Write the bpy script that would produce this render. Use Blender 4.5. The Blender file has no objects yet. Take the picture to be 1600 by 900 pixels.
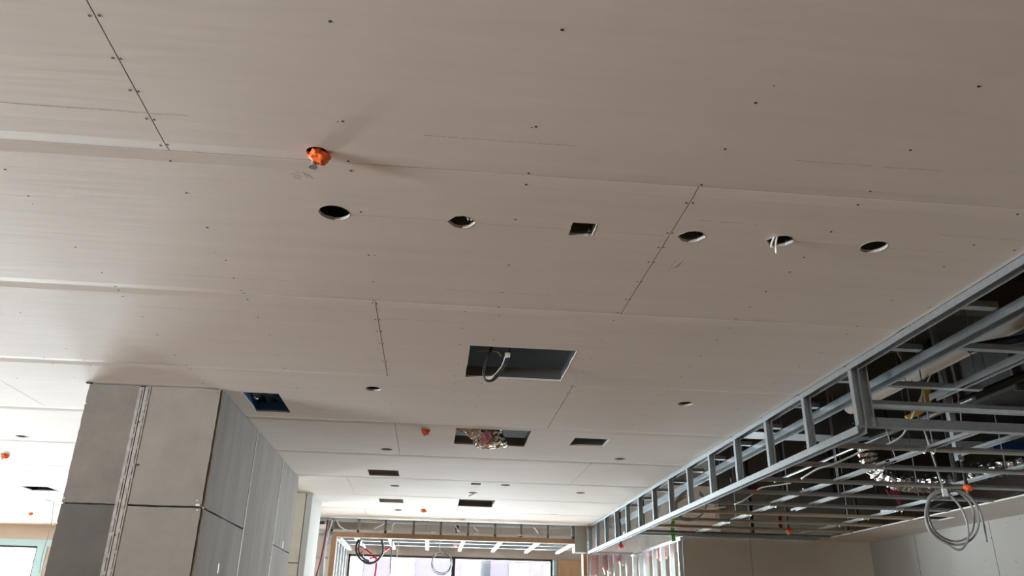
import bpy, bmesh, math, random
from mathutils import Vector, Matrix, noise

random.seed(7)
C = bpy.context.scene.collection
SC = bpy.context.scene

# ------------------------------------------------------------------ camera
YAW, PITCH, ROLL = -5.11787, 23.24882, 1.21566
FPX = 1235.2
RM = (Matrix.Rotation(math.radians(YAW), 4, 'Z') @ Matrix.Rotation(math.radians(90 + PITCH), 4, 'X')
      @ Matrix.Rotation(math.radians(ROLL), 4, 'Z'))
EYE = Vector((0, 0, 1.6))
cam_d = bpy.data.cameras.new('camera')
cam_d.sensor_width = 36.0
cam_d.lens = FPX / 1600 * 36.0
cam_d.clip_start = 0.02
cam = bpy.data.objects.new('camera', cam_d)
C.objects.link(cam)
cam.matrix_world = Matrix.Translation(EYE) @ RM
SC.camera = cam

# ------------------------------------------------------------------ world and daylight
w = bpy.data.worlds.new('sky')
SC.world = w
w.use_nodes = True
nt = w.node_tree
nt.nodes.clear()
geo = nt.nodes.new('ShaderNodeTexCoord')
sep = nt.nodes.new('ShaderNodeSeparateXYZ')
rmp = nt.nodes.new('ShaderNodeValToRGB')
mp = nt.nodes.new('ShaderNodeMapRange')
bg = nt.nodes.new('ShaderNodeBackground')
ow = nt.nodes.new('ShaderNodeOutputWorld')
mp.inputs['From Min'].default_value = -1
mp.inputs['From Max'].default_value = 1
nt.links.new(geo.outputs['Generated'], sep.inputs[0])
nt.links.new(sep.outputs['Z'], mp.inputs['Value'])
nt.links.new(mp.outputs[0], rmp.inputs[0])
e = rmp.color_ramp.elements
e[0].position = 0.0; e[0].color = (0.9, 1.03, 1.12, 1)
e[1].position = 1.0; e[1].color = (0.62, 0.74, 0.90, 1)
a = e.new(0.30); a.color = (1.35, 1.52, 1.66, 1)      # ground in the building's own shade
a = e.new(0.41); a.color = (3.0, 3.25, 3.45, 1)
a = e.new(0.485); a.color = (3.6, 3.85, 4.05, 1)     # sunlit pavement and ground
a = e.new(0.515); a.color = (0.78, 0.83, 0.86, 1)      # bright hazy sky above the horizon
nt.links.new(rmp.outputs[0], bg.inputs['Color'])
bg.inputs['Strength'].default_value = 20.0
nt.links.new(bg.outputs[0], ow.inputs[0])

FACADE = 14.05
HEAD = 2.68
def portal(cx, cy, cz, sx, sz, rz):
    l = bpy.data.lights.new('window_portal', 'AREA')
    l.shape = 'RECTANGLE'; l.size = sx; l.size_y = sz
    l.cycles.is_portal = True
    o = bpy.data.objects.new('window_portal', l)
    C.objects.link(o)
    o.location = (cx, cy, cz)
    o.rotation_euler = (math.radians(-90), 0, rz)
    return o
# facade windows: (x0, x1)
WINS = [(-11.4, -6.31), (-5.2, -3.7), (-1.38, 2.05), (4.6, 6.6)]  # last opening is unseen, added to let light in behind the rear wall
for x0, x1 in WINS:
    portal((x0 + x1) / 2, FACADE + 0.05, HEAD / 2, x1 - x0, HEAD, 0)
# side windows in the left wall: (y0, y1)
LX = -12.0
LWINS = [(-3.0, 1.2)]
for y0, y1 in LWINS:
    portal(LX - 0.05, (y0 + y1) / 2, HEAD / 2, y1 - y0, HEAD, math.radians(90))

SC.view_settings.view_transform = 'Standard'
SC.view_settings.look = 'None'
SC.view_settings.gamma = 1.0
SC.view_settings.use_curve_mapping = False
SC.view_settings.exposure = 0.0
try:
    SC.cycles.use_denoising = True
    SC.cycles.max_bounces = 10
    SC.cycles.diffuse_bounces = 6
    SC.cycles.glossy_bounces = 4
    SC.cycles.transparent_max_bounces = 12
    SC.cycles.sample_clamp_indirect = 8
except Exception:
    pass

# ------------------------------------------------------------------ helpers
def at(u, v, x=None, y=None, z=None):
    """point of the place seen at photo pixel (u, v) on the plane x=, y= or z="""
    d = (RM.to_3x3() @ Vector(((u - 800) / FPX, (450 - v) / FPX, -1)))
    if z is not None: t = (z - EYE.z) / d.z
    elif y is not None: t = (y - EYE.y) / d.y
    else: t = (x - EYE.x) / d.x
    return EYE + d * t

def mat(name, base, rough=0.8, metal=0.0, bump=0.0, bscale=20.0, var=0.0, vscale=3.0, stretch=(1, 1, 1),
        var2=None, spec=0.5):
    m = bpy.data.materials.new(name)
    m.use_nodes = True
    t = m.node_tree
    b = t.nodes['Principled BSDF']
    b.inputs['Roughness'].default_value = rough
    b.inputs['Metallic'].default_value = metal
    b.inputs['Specular IOR Level'].default_value = spec
    b.inputs['Base Color'].default_value = (*base, 1)
    tc = t.nodes.new('ShaderNodeTexCoord')
    mpn = t.nodes.new('ShaderNodeMapping')
    mpn.inputs['Scale'].default_value = stretch
    t.links.new(tc.outputs['Object'], mpn.inputs[0])
    if var:
        n = t.nodes.new('ShaderNodeTexNoise')
        n.inputs['Scale'].default_value = vscale
        n.inputs['Detail'].default_value = 8
        n.inputs['Roughness'].default_value = 0.65
        t.links.new(mpn.outputs[0], n.inputs['Vector'])
        r = t.nodes.new('ShaderNodeValToRGB')
        lo = tuple(max(0, c * (1 - var)) for c in base)
        hi = tuple(min(1, c * (1 + var)) for c in base) if var2 is None else var2
        r.color_ramp.elements[0].position = 0.3
        r.color_ramp.elements[1].position = 0.7
        r.color_ramp.elements[0].color = (*lo, 1)
        r.color_ramp.elements[1].color = (*hi, 1)
        t.links.new(n.outputs['Fac'], r.inputs[0])
        t.links.new(r.outputs[0], b.inputs['Base Color'])
    if bump:
        n2 = t.nodes.new('ShaderNodeTexNoise')
        n2.inputs['Scale'].default_value = bscale
        n2.inputs['Detail'].default_value = 5
        t.links.new(mpn.outputs[0], n2.inputs['Vector'])
        bp = t.nodes.new('ShaderNodeBump')
        bp.inputs['Strength'].default_value = bump
        bp.inputs['Distance'].default_value = 0.01
        t.links.new(n2.outputs['Fac'], bp.inputs['Height'])
        t.links.new(bp.outputs[0], b.inputs['Normal'])
    return m

M = dict(
    board=mat('plasterboard_paper', (0.71, 0.69, 0.65), 0.72, var=0.035, vscale=2.2, stretch=(0.5, 6, 1), bump=0.12, bscale=5),
    core=mat('gypsum_core', (0.55, 0.54, 0.515), 0.95),
    screw=mat('black_screw', (0.02, 0.02, 0.02), 0.6),
    print=mat('pale_grey_print', (0.47, 0.455, 0.425), 0.8),
    pencil=mat('pencil', (0.42, 0.40, 0.37), 0.8),
    zinc=mat('galvanised_steel', (0.47, 0.52, 0.545), 0.34, 0.85, bump=0.06, bscale=60, var=0.10, vscale=25),
    zincd=mat('darker_zinc', (0.36, 0.37, 0.36), 0.4, 0.7, bump=0.06, bscale=60, var=0.12, vscale=20),  # darker copy of the galvanised steel for the lower cross channels
    zincw=mat('lit_steel', (0.52, 0.555, 0.57), 0.30, 0.8, var=0.05, vscale=12),  # paler copy of the galvanised steel, light on the main channels in its colour
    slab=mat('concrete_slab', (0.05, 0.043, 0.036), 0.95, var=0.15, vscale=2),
    floor=mat('concrete_floor', (0.31, 0.15, 0.035), 0.8, var=0.12, vscale=1.5, bump=0.2, bscale=8),
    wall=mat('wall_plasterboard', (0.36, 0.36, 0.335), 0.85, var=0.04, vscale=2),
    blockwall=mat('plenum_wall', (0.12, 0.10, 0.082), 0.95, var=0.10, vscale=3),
    beige=mat('beige_concrete', (0.56, 0.50, 0.44), 0.9, var=0.06, vscale=2),
    warm=mat('warm_blockwork', (0.44, 0.25, 0.09), 0.9, var=0.06, vscale=2),
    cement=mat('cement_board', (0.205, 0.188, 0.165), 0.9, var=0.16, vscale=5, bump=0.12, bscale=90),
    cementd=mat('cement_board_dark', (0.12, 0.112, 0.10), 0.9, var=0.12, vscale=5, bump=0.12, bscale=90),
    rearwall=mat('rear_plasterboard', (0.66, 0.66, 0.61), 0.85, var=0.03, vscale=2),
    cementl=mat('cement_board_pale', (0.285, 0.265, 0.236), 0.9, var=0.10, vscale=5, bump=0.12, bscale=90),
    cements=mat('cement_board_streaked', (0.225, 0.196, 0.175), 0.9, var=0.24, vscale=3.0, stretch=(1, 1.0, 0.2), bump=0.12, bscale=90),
    cementy=mat('cement_board_olive', (0.45, 0.42, 0.34), 0.9, var=0.08, vscale=6, bump=0.3, bscale=50),
    bead=mat('corner_bead', (0.60, 0.57, 0.53), 0.6, 0.2, var=0.15, vscale=18),
    lath=mat('joint_lath', (0.36, 0.34, 0.32), 0.6, 0.3, var=0.3, vscale=20),
    dark=mat('dark_gap', (0.03, 0.028, 0.025), 0.9),
    orange=mat('orange_plastic', (0.95, 0.16, 0.03), 0.5, bump=0.6, bscale=50),
    red=mat('red_plastic', (0.75, 0.03, 0.04), 0.5),
    lining=mat('dull_pink_lining', (0.30, 0.12, 0.12), 0.9, bump=0.8, bscale=60, var=0.3, vscale=40),
    dkred=mat('maroon_tape', (0.22, 0.015, 0.03), 0.5),
    black=mat('black_paint', (0.012, 0.012, 0.013), 0.45),
    blackc=mat('black_cable', (0.03, 0.032, 0.03), 0.5),
    white=mat('white_plastic', (0.82, 0.81, 0.78), 0.5),
    greyc=mat('grey_cable', (0.30, 0.30, 0.29), 0.45),
    blue=mat('blue_film', (0.015, 0.11, 0.28), 0.35, bump=0.5, bscale=8),
    navy=mat('navy_lagging', (0.008, 0.025, 0.09), 0.4),
    pblue=mat('pale_blue_film', (0.42, 0.68, 0.74), 0.4, bump=0.5, bscale=10),
    foil=mat('crumpled_foil', (0.80, 0.80, 0.80), 0.22, 1.0, bump=0.9, bscale=30),
    duct=mat('duct_and_shaded_steel', (0.20, 0.21, 0.21), 0.45, 0.7, var=0.15, vscale=5),  # ducts, and the shaded copy of galvanised steel for the header studs
    pipe=mat('beige_pipe', (0.62, 0.56, 0.49), 0.45),
    timber=mat('timber', (0.33, 0.20, 0.11), 0.7, var=0.2, vscale=6, stretch=(1, 1, 0.2)),
    ply=mat('plywood', (0.50, 0.32, 0.19), 0.7, var=0.15, vscale=4, stretch=(3, 1, 0.4)),
    pink=mat('pink_insulation', (0.95, 0.56, 0.56), 1.0, bump=1.0, bscale=30, var=0.12, vscale=12),
    paleins=mat('foil_faced_insulation', (0.80, 0.76, 0.74), 0.6, bump=0.6, bscale=12, var=0.08, vscale=8),
    green=mat('green_tape', (0.16, 0.72, 0.12), 0.5),
    yellow=mat('yellow_tape', (0.62, 0.40, 0.05), 0.6),
    brass=mat('warm_steel', (0.60, 0.50, 0.36), 0.38, 0.6),
    frame=mat('black_window_frame', (0.02, 0.022, 0.022), 0.5),
    brick=mat('mauve_brick', (0.034, 0.025, 0.033), 0.9, var=0.12, vscale=3, stretch=(3, 3, 0.6)),
    render=mat('white_render', (0.86, 0.86, 0.84), 0.9),
    copper=mat('copper_cap', (0.80, 0.36, 0.20), 0.5),
)
gl = bpy.data.materials.new('window_glass')
gl.use_nodes = True
t = gl.node_tree
t.nodes.clear()
tr = t.nodes.new('ShaderNodeBsdfTransparent'); tr.inputs[0].default_value = (0.96, 0.98, 0.98, 1)
gs = t.nodes.new('ShaderNodeBsdfGlossy'); gs.inputs['Roughness'].default_value = 0.02
mx = t.nodes.new('ShaderNodeMixShader'); mx.inputs[0].default_value = 0.05
oo = t.nodes.new('ShaderNodeOutputMaterial')
t.links.new(tr.outputs[0], mx.inputs[1]); t.links.new(gs.outputs[0], mx.inputs[2]); t.links.new(mx.outputs[0], oo.inputs[0])
M['glass'] = gl

class MB:
    """collects shapes, then links them as one mesh object"""
    def __init__(s): s.v = []; s.f = []; s.m = []
    def add(s, vs, fs, mi=0):
        b = len(s.v)
        s.v += [tuple(p) for p in vs]
        s.f += [tuple(i + b for i in f) for f in fs]
        s.m += [mi] * len(fs)
        return s
    def box(s, x0, x1, y0, y1, z0, z1, mi=0):
        vs = [(x0, y0, z0), (x1, y0, z0), (x1, y1, z0), (x0, y1, z0), (x0, y0, z1), (x1, y0, z1), (x1, y1, z1), (x0, y1, z1)]
        return s.add(vs, [(0, 3, 2, 1), (4, 5, 6, 7), (0, 1, 5, 4), (1, 2, 6, 5), (2, 3, 7, 6), (3, 0, 4, 7)], mi)
    def prof(s, pr, p0, p1, xa, mi=0):
        p0 = Vector(p0); p1 = Vector(p1); d = (p1 - p0).normalized()
        xa = Vector(xa); xa = (xa - d * xa.dot(d)).normalized(); ya = d.cross(xa)
        n = len(pr)
        vs = [p0 + xa * a + ya * b for a, b in pr] + [p1 + xa * a + ya * b for a, b in pr]
        fs = [tuple(range(n))[::-1], tuple(range(n, 2 * n))] + [(i, (i + 1) % n, (i + 1) % n + n, i + n) for i in range(n)]
        return s.add(vs, fs, mi)
    def tube(s, pts, r, seg=8, mi=0, rf=None, jit=0.0):
        pts = [Vector(p) for p in pts]
        n = len(pts); rings = []
        prev = None
        for i, p in enumerate(pts):
            d = (pts[min(i + 1, n - 1)] - pts[max(i - 1, 0)]).normalized()
            if prev is None:
                u = d.orthogonal().normalized()
            else:
                u = (prev - d * prev.dot(d))
                u = u.normalized() if u.length > 1e-6 else d.orthogonal().normalized()
            prev = u
            w_ = d.cross(u)
            rr = rf(i / max(1, n - 1), i) if rf else r
            ring = []
            for k in range(seg):
                a_ = 2 * math.pi * k / seg
                q = rr * (1 + (random.uniform(-jit, jit) if jit else 0))
                ring.append(p + u * math.cos(a_) * q + w_ * math.sin(a_) * q)
            rings.append(ring)
        vs = [q for r_ in rings for q in r_]
        fs = []
        for i in range(n - 1):
            for k in range(seg):
                fs.append((i * seg + k, i * seg + (k + 1) % seg, (i + 1) * seg + (k + 1) % seg, (i + 1) * seg + k))
        fs.append(tuple(range(seg))[::-1]); fs.append(tuple(range((n - 1) * seg, n * seg)))
        return s.add(vs, fs, mi)
    def disc(s, c, r, h, seg=10, mi=0):
        c = Vector(c)
        return s.tube([c, c + Vector((0, 0, h))], r, seg, mi)
    def build(s, name, mats, parent=None, smooth=False, kind=None, label=None, cat=None, group=None):
        me = bpy.data.meshes.new(name)
        me.from_pydata(s.v, [], s.f)
        ms = mats if isinstance(mats, (list, tuple)) else [mats]
        for m_ in ms: me.materials.append(m_)
        me.polygons.foreach_set('material_index', s.m)
        if smooth:
            me.polygons.foreach_set('use_smooth', [len(p.vertices) < 7 for p in me.polygons])
        me.update()
        o = bpy.data.objects.new(name, me)
        C.objects.link(o)
        if parent: o.parent = parent
        tag(o, label, cat, group, kind)
        return o

def tag(o, label=None, cat=None, group=None, kind=None):
    if label: o['label'] = label
    if cat: o['category'] = cat
    if group: o['group'] = group
    if kind: o['kind'] = kind
    return o

def thing(name, label, cat, group=None, kind=None):
    o = bpy.data.objects.new(name, None)
    o.empty_display_size = 0.1
    C.objects.link(o)
    return tag(o, label, cat, group, kind)

def cprof(wd, dp, t_=0.0025, lip=0.0):
    """C channel: web along local x, flanges along local y"""
    if lip:
        return [(0, 0), (wd, 0), (wd, dp), (wd - lip, dp), (wd - lip, dp - t_), (wd - t_, dp - t_), (wd - t_, t_),
                (t_, t_), (t_, dp - t_), (lip, dp - t_), (lip, dp), (0, dp)]
    return [(0, 0), (wd, 0), (wd, dp), (wd - t_, dp), (wd - t_, t_), (t_, t_), (t_, dp), (0, dp)]

def bez(pts, n=8):
    """smooth curve through points (Catmull-Rom)"""
    P = [Vector(p) for p in pts]
    P = [P[0] * 2 - P[1]] + P + [P[-1] * 2 - P[-2]]
    out = []
    for i in range(1, len(P) - 2):
        for k in range(n):
            s_ = k / n
            a_, b_, c_, d_ = P[i - 1], P[i], P[i + 1], P[i + 2]
            out.append(0.5 * ((2 * b_) + (c_ - a_) * s_ + (2 * a_ - 5 * b_ + 4 * c_ - d_) * s_ ** 2 + (-a_ + 3 * b_ - 3 * c_ + d_) * s_ ** 3))
    out.append(P[-2])
    return out

ZC = 2.98      # underside of the boarded ceiling
ZL = 2.635     # underside of the lower framing
EX = 2.235     # right edge of the boarded ceiling
SLAB = 4.0

# ------------------------------------------------------------------ room shell
MB().box(-12.2, 7.2, -6.2, 16, -0.2, 0).build('floor', M['floor'], kind='structure')
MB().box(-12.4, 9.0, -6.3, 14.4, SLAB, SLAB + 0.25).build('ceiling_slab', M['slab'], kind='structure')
# facade wall with window openings
fw = MB()
fw.box(-12.2, 7.2, FACADE, FACADE + 0.25, HEAD, SLAB)
xs = [-12.2] + [q for wn in WINS for q in wn] + [7.2]
for i in range(0, len(xs), 2):
    fw.box(xs[i], xs[i + 1], FACADE, FACADE + 0.25, 0, HEAD)
fw.build('wall_back', M['beige'], kind='structure')
lw = MB()
lw.box(LX - 0.25, LX, -6.3, FACADE + 0.25, HEAD, SLAB)
ys = [-6.3] + [q for wn in LWINS for q in wn] + [FACADE + 0.25]
for i in range(0, len(ys), 2):
    lw.box(LX - 0.25, LX, ys[i], ys[i + 1], 0, HEAD)
lw.build('wall_left', M['beige'], kind='structure')
MB().box(-12.2, 7.2, -6.3, -6.1, 0, SLAB).build('wall_front', M['warm'], kind='structure')

# right room: rear wall, side wall, lowered plasterboard margin
RY, RX = 9.6, 5.30
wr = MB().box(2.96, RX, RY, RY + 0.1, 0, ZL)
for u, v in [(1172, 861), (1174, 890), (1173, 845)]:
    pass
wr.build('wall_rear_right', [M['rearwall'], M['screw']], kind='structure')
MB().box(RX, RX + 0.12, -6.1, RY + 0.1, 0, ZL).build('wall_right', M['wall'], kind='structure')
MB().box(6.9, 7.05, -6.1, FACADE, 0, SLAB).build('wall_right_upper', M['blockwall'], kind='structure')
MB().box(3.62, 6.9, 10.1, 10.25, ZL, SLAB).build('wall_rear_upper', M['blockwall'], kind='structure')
jn = MB()
def wall_marks(jn, plane, pts, r=0.004):
    for u, v in pts:
        if plane == 'rear':
            p = at(u, v, y=RY - 0.001); jn.tube([p, p + Vector((0, 0.002, 0))], r, 8)
        else:
            p = at(u, v, x=RX - 0.001); jn.tube([p, p + Vector((0.002, 0, 0))], r, 8)
wall_marks(jn, 'rear', [(1178, 889), (1177, 857), (1234, 892), (1283, 889), (1276, 852), (1325, 859), (1327, 871), (1331, 869), (1172, 843)])
px = at(1173, 860, y=RY).x
jn.box(px - 0.0015, px + 0.0015, RY - 0.002, RY, 1.5, ZL - 0.01)
jn.build('wall_screws', M['screw'], bpy.data.objects['wall_rear_right'])
jn = MB()
wall_marks(jn, 'right', [(1430, 854), (1436, 881), (1438, 880), (1497, 893), (1483, 831), (1555, 862), (1549, 841), (1540, 876),
                         (1562, 890), (1561, 894), (1589, 879), (1587, 876), (1573, 817), (1594, 811)], 0.004)
for u, v in [(1430, 845), (1550, 841)]:
    py = at(u, v, x=RX).y
    jn.box(RX - 0.002, RX, py - 0.0015, py + 0.0015, 1.5, ZL - 0.01)
jn.build('wall_screws', M['screw'], bpy.data.objects['wall_right'])

# ------------------------------------------------------------------ boarded ceiling
def cutter_obj(poly, z0=2.9, z1=3.1):
    mb = MB()
    n = len(poly)
    mb.add([(x, y, z0) for x, y in poly] + [(x, y, z1) for x, y in poly],
           [tuple(range(n))[::-1], tuple(range(n, 2 * n))] + [(i, (i + 1) % n, (i + 1) % n + n, i + n) for i in range(n)], 0)
    return mb

def circ(cx, cy, r, n=28, j=0.0, sx=1.0):
    return [(cx + sx * (r + random.uniform(-j, j)) * math.cos(2 * math.pi * k / n), cy + (r + random.uniform(-j, j)) * math.sin(2 * math.pi * k / n)) for k in range(n)]
def rect(x0, x1, y0, y1, j=0.0, n=6):
    p = []
    for (a0, b0), (a1, b1) in (((x0, y0), (x1, y0)), ((x1, y0), (x1, y1)), ((x1, y1), (x0, y1)), ((x0, y1), (x0, y0))):
        for k in range(n):
            s_ = k / n
            q = random.uniform(-j, j) if k else 0
            p.append((a0 + (a1 - a0) * s_ + q * (b1 != b0), b0 + (b1 - b0) * s_ + q * (a1 != a0)))
    return p
def hexa(cx, cy, rx, ry):
    return [(cx - rx, cy), (cx - rx * .45, cy - ry * .85), (cx + rx * .1, cy - ry), (cx + rx * .55, cy - ry * .8), (cx + rx, cy - ry * 0.05),
            (cx + rx * .6, cy + ry * .75), (cx + rx * .05, cy + ry), (cx - rx * .5, cy + ry * .8)]

ROUND = [(-0.43, 4.945), (1.61, 4.965), (-0.435, 6.83), (1.60, 6.85), (-0.44, 8.75), (0.73, 8.45), (1.59, 8.78), (0.42, 9.05),
         (-0.47, 10.72), (1.58, 10.64), (0.40, 11.5), (-3.44, 6.89), (-4.92, 10.9), (-3.44, 4.96), (-3.44, 8.8), (-5.5, 6.9), (-5.5, 8.8), (-4.45, 10.25)]
SPR = [(496, 239), (665, 672), (661, 796), (7, 710), (48, 801)]
HOLES = [circ(-0.425, 2.60, 0.056, 30, 0.0012), hexa(0.04, 2.61, 0.053, 0.05), rect(0.45, 0.54, 2.555, 2.66, 0.002), hexa(0.915, 2.61, 0.055, 0.048),
         hexa(1.26, 2.60, 0.055, 0.047), circ(1.635, 2.60, 0.05, 30, 0.001),
         rect(0.14, 0.72, 4.005, 4.59, 0.002, 10), rect(-1.30, -1.06, 5.165, 5.67), rect(0.13, 0.71, 5.93, 6.50, 0.001), rect(1.07, 1.345, 6.10, 6.38),
         rect(-0.67, -0.37, 7.83, 8.155), rect(-0.67, -0.38, 9.735, 10.05), rect(0.13, 0.71, 9.56, 10.16, 0.01, 8), rect(0.37, 0.47, 8.39, 8.50),
         rect(-4.75, -4.43, 9.72, 10.05)]
HOLES += [circ(x, y, 0.05, 24) for x, y in ROUND]
for u, v in SPR:
    p = at(u, v, z=ZC)
    HOLES.append(circ(p.x, p.y, 0.036, 20, 0.001))

rows = [-6.1, -4.94, -3.743, -2.543, -1.343, -0.143, 1.057, 2.257, 3.457, 4.657, 5.857, 7.057, 8.257, 9.457, 10.657, 11.83]
joint0 = {1.057: -0.91, 2.257: 0.83, 3.457: -0.327, 4.657: 0.81, 5.857: -0.33, 7.057: 1.39, 8.257: -0.91, 9.457: 0.29, 10.657: -0.91}
SCREW_PX = [(140,24.5),(155,24),(176,90.5),(188,92),(203,141),(216,143),(229,185.5),(241,187),(515.5,33.5),(535.5,189.5),(878,46.5),(837.5,198),
(1180.5,160.5),(1529,135),(251,228),(261.5,226.5),(266,251.5),(8,265),(44.5,306.5),(291,301.5),(118,386.5),(324,355.5),(353,406.5),
(544,253),(548,267),(564,331),(576,398.5),(795,414),(1133,233),(826,272),(822,288.5),(1096,290),(1072.5,317),(1082.5,317),(805,343),(1043,364),
(1051,364),(1029,386.5),(1037,386.5),(1013.5,409.5),(1022,410),(1422.5,234.5),(1360,299),(1340.5,320.5),(1590,335.5),(1298.5,362),(1256.5,402),
(1521.5,383),(1585,391),(1475,417),(159,426),(365,434.5),(180,448.5),(185,454.5),(192,463),(377,454),(381,459),(387,468),(32,488.5),(222.5,495),
(246,523),(103,544.5),(69,559),(131,563),(5,560),(141,571),(83,568),(26.5,591),(116,590),(273.5,555),(290.5,571),(298,577),(310,590),(317,599),
(583.5,440),(583.5,470),(582,474),(588.5,475.5),(785,457),(779.5,480.5),(727,487),(780,492.5),(586.5,499.5),(593,499.5),(589.5,517.5),
(596,517.5),(593.5,536.5),(599,537),(604,565),(598,564.5),(607,575.5),(605,587),(722.5,513),(771,530.5),(718.5,538),(716.5,568),(711,587),
(403.5,495.5),(422,523),(434,554.5),(445,575.5),(457,587),(464.5,605.5),(711.5,598.5),(753,599),(709,612),(795.5,594),(996,440),(1002,440),(978,468),
(984,468),(965.5,489.5),(971,490.5),(959,501),(1197,455.5),(1172,480),(1150,499.5),(1140,512.5),(1120,531.5),(1095,556),(1078,572.5),(1063,588),
(940,531.5),(923,560.5),(911,581),(890.5,573),(900,598),(892,604),(898,604.5),(886,614),(891.5,613.5),(1043,604.5),(1033,617),(1233.5,425),
(1394.5,469),(1453,480),(1339,511),(1323,522),(1283.5,551),(1249,572),(1210,598),(880,629),(868,645),(860,661),(474,625),(483,637),(509,657),
(611,630),(612,646),(618,665),(620,680),(622,692),(499,671),(510,684),(519,697),(548,758),(1017,631),(1004,649),(988,663),(1153,638),(1129,654),
(1110,671),(708,628),(748,619),(744,636),(1196,612),(1176,627),(924,724),(805,751),(840,695),(1097,670)]
SMALL_PX = [(51,319),(337,395),(350,412),(527.5,190),(830.5,199),(586,399),(775,457),(73,521),(295,579),(713.5,586),(1209,134)]
screws = [(at(u, v, z=ZC), 0.0042) for u, v in SCREW_PX] + [(at(u, v, z=ZC), 0.0022) for u, v in SMALL_PX]
# manufacturer's faint printed lines, dashed
PRINT = [((0, 160), (300, 182)), ((662, 211), (908, 229)), ((1243, 251), (1473, 267)), ((1093, 345), (1184, 350)), ((1468, 368), (1597, 375)),
         ((272, 428.5), (450, 439)), ((697, 452.5), (860, 461)), ((215, 479), (378, 487)), ((597, 498), (730, 504)), ((936, 516), (1100, 525))]
prints = []
for a0, b0 in PRINT:
    p, q = at(*a0, z=ZC), at(*b0, z=ZC)
    y_ = (p.y + q.y) / 2
    x_ = p.x
    while x_ < q.x - 0.01:
        ln = random.uniform(0.012, 0.05)
        prints.append((x_, min(x_ + ln, q.x), y_ + random.uniform(-.0015, .0015), random.uniform(0.0016, 0.0030)))
        x_ += ln + random.choice([0.004, 0.005, 0.006, 0.05 * random.random()])
CHALK = [((546, 335), (698, 345)), ((742, 349), (888, 358)), ((931, 361), (1040, 368)), ((1240, 377), (1341, 384)), ((1388, 388), (1480, 394))]
pencils = []
for a0, b0 in CHALK:
    p, q = at(*a0, z=ZC), at(*b0, z=ZC)
    pencils.append(((p.x, p.y), (q.x, q.y), 0.0011))
# scribbled pencil tallies
for a0, b0 in [((455, 271), (471, 276)), ((458, 276), (470, 280)), ((463, 268), (466, 271)), ((474, 269), (480, 277)), ((480, 272), (489, 279)),
               ((1044, 424), (1056, 405)), ((1050, 420), (1062, 412)), ((1056, 418), (1070, 402)), ((1071, 523), (1096, 519)), ((1080, 522), (1100, 524)),
               ((16, 529), (30, 531)), ((290, 575), (302, 577))]:
    p, q = at(*a0, z=ZC), at(*b0, z=ZC)
    pencils.append(((p.x, p.y), (q.x, q.y), 0.0012))

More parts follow.
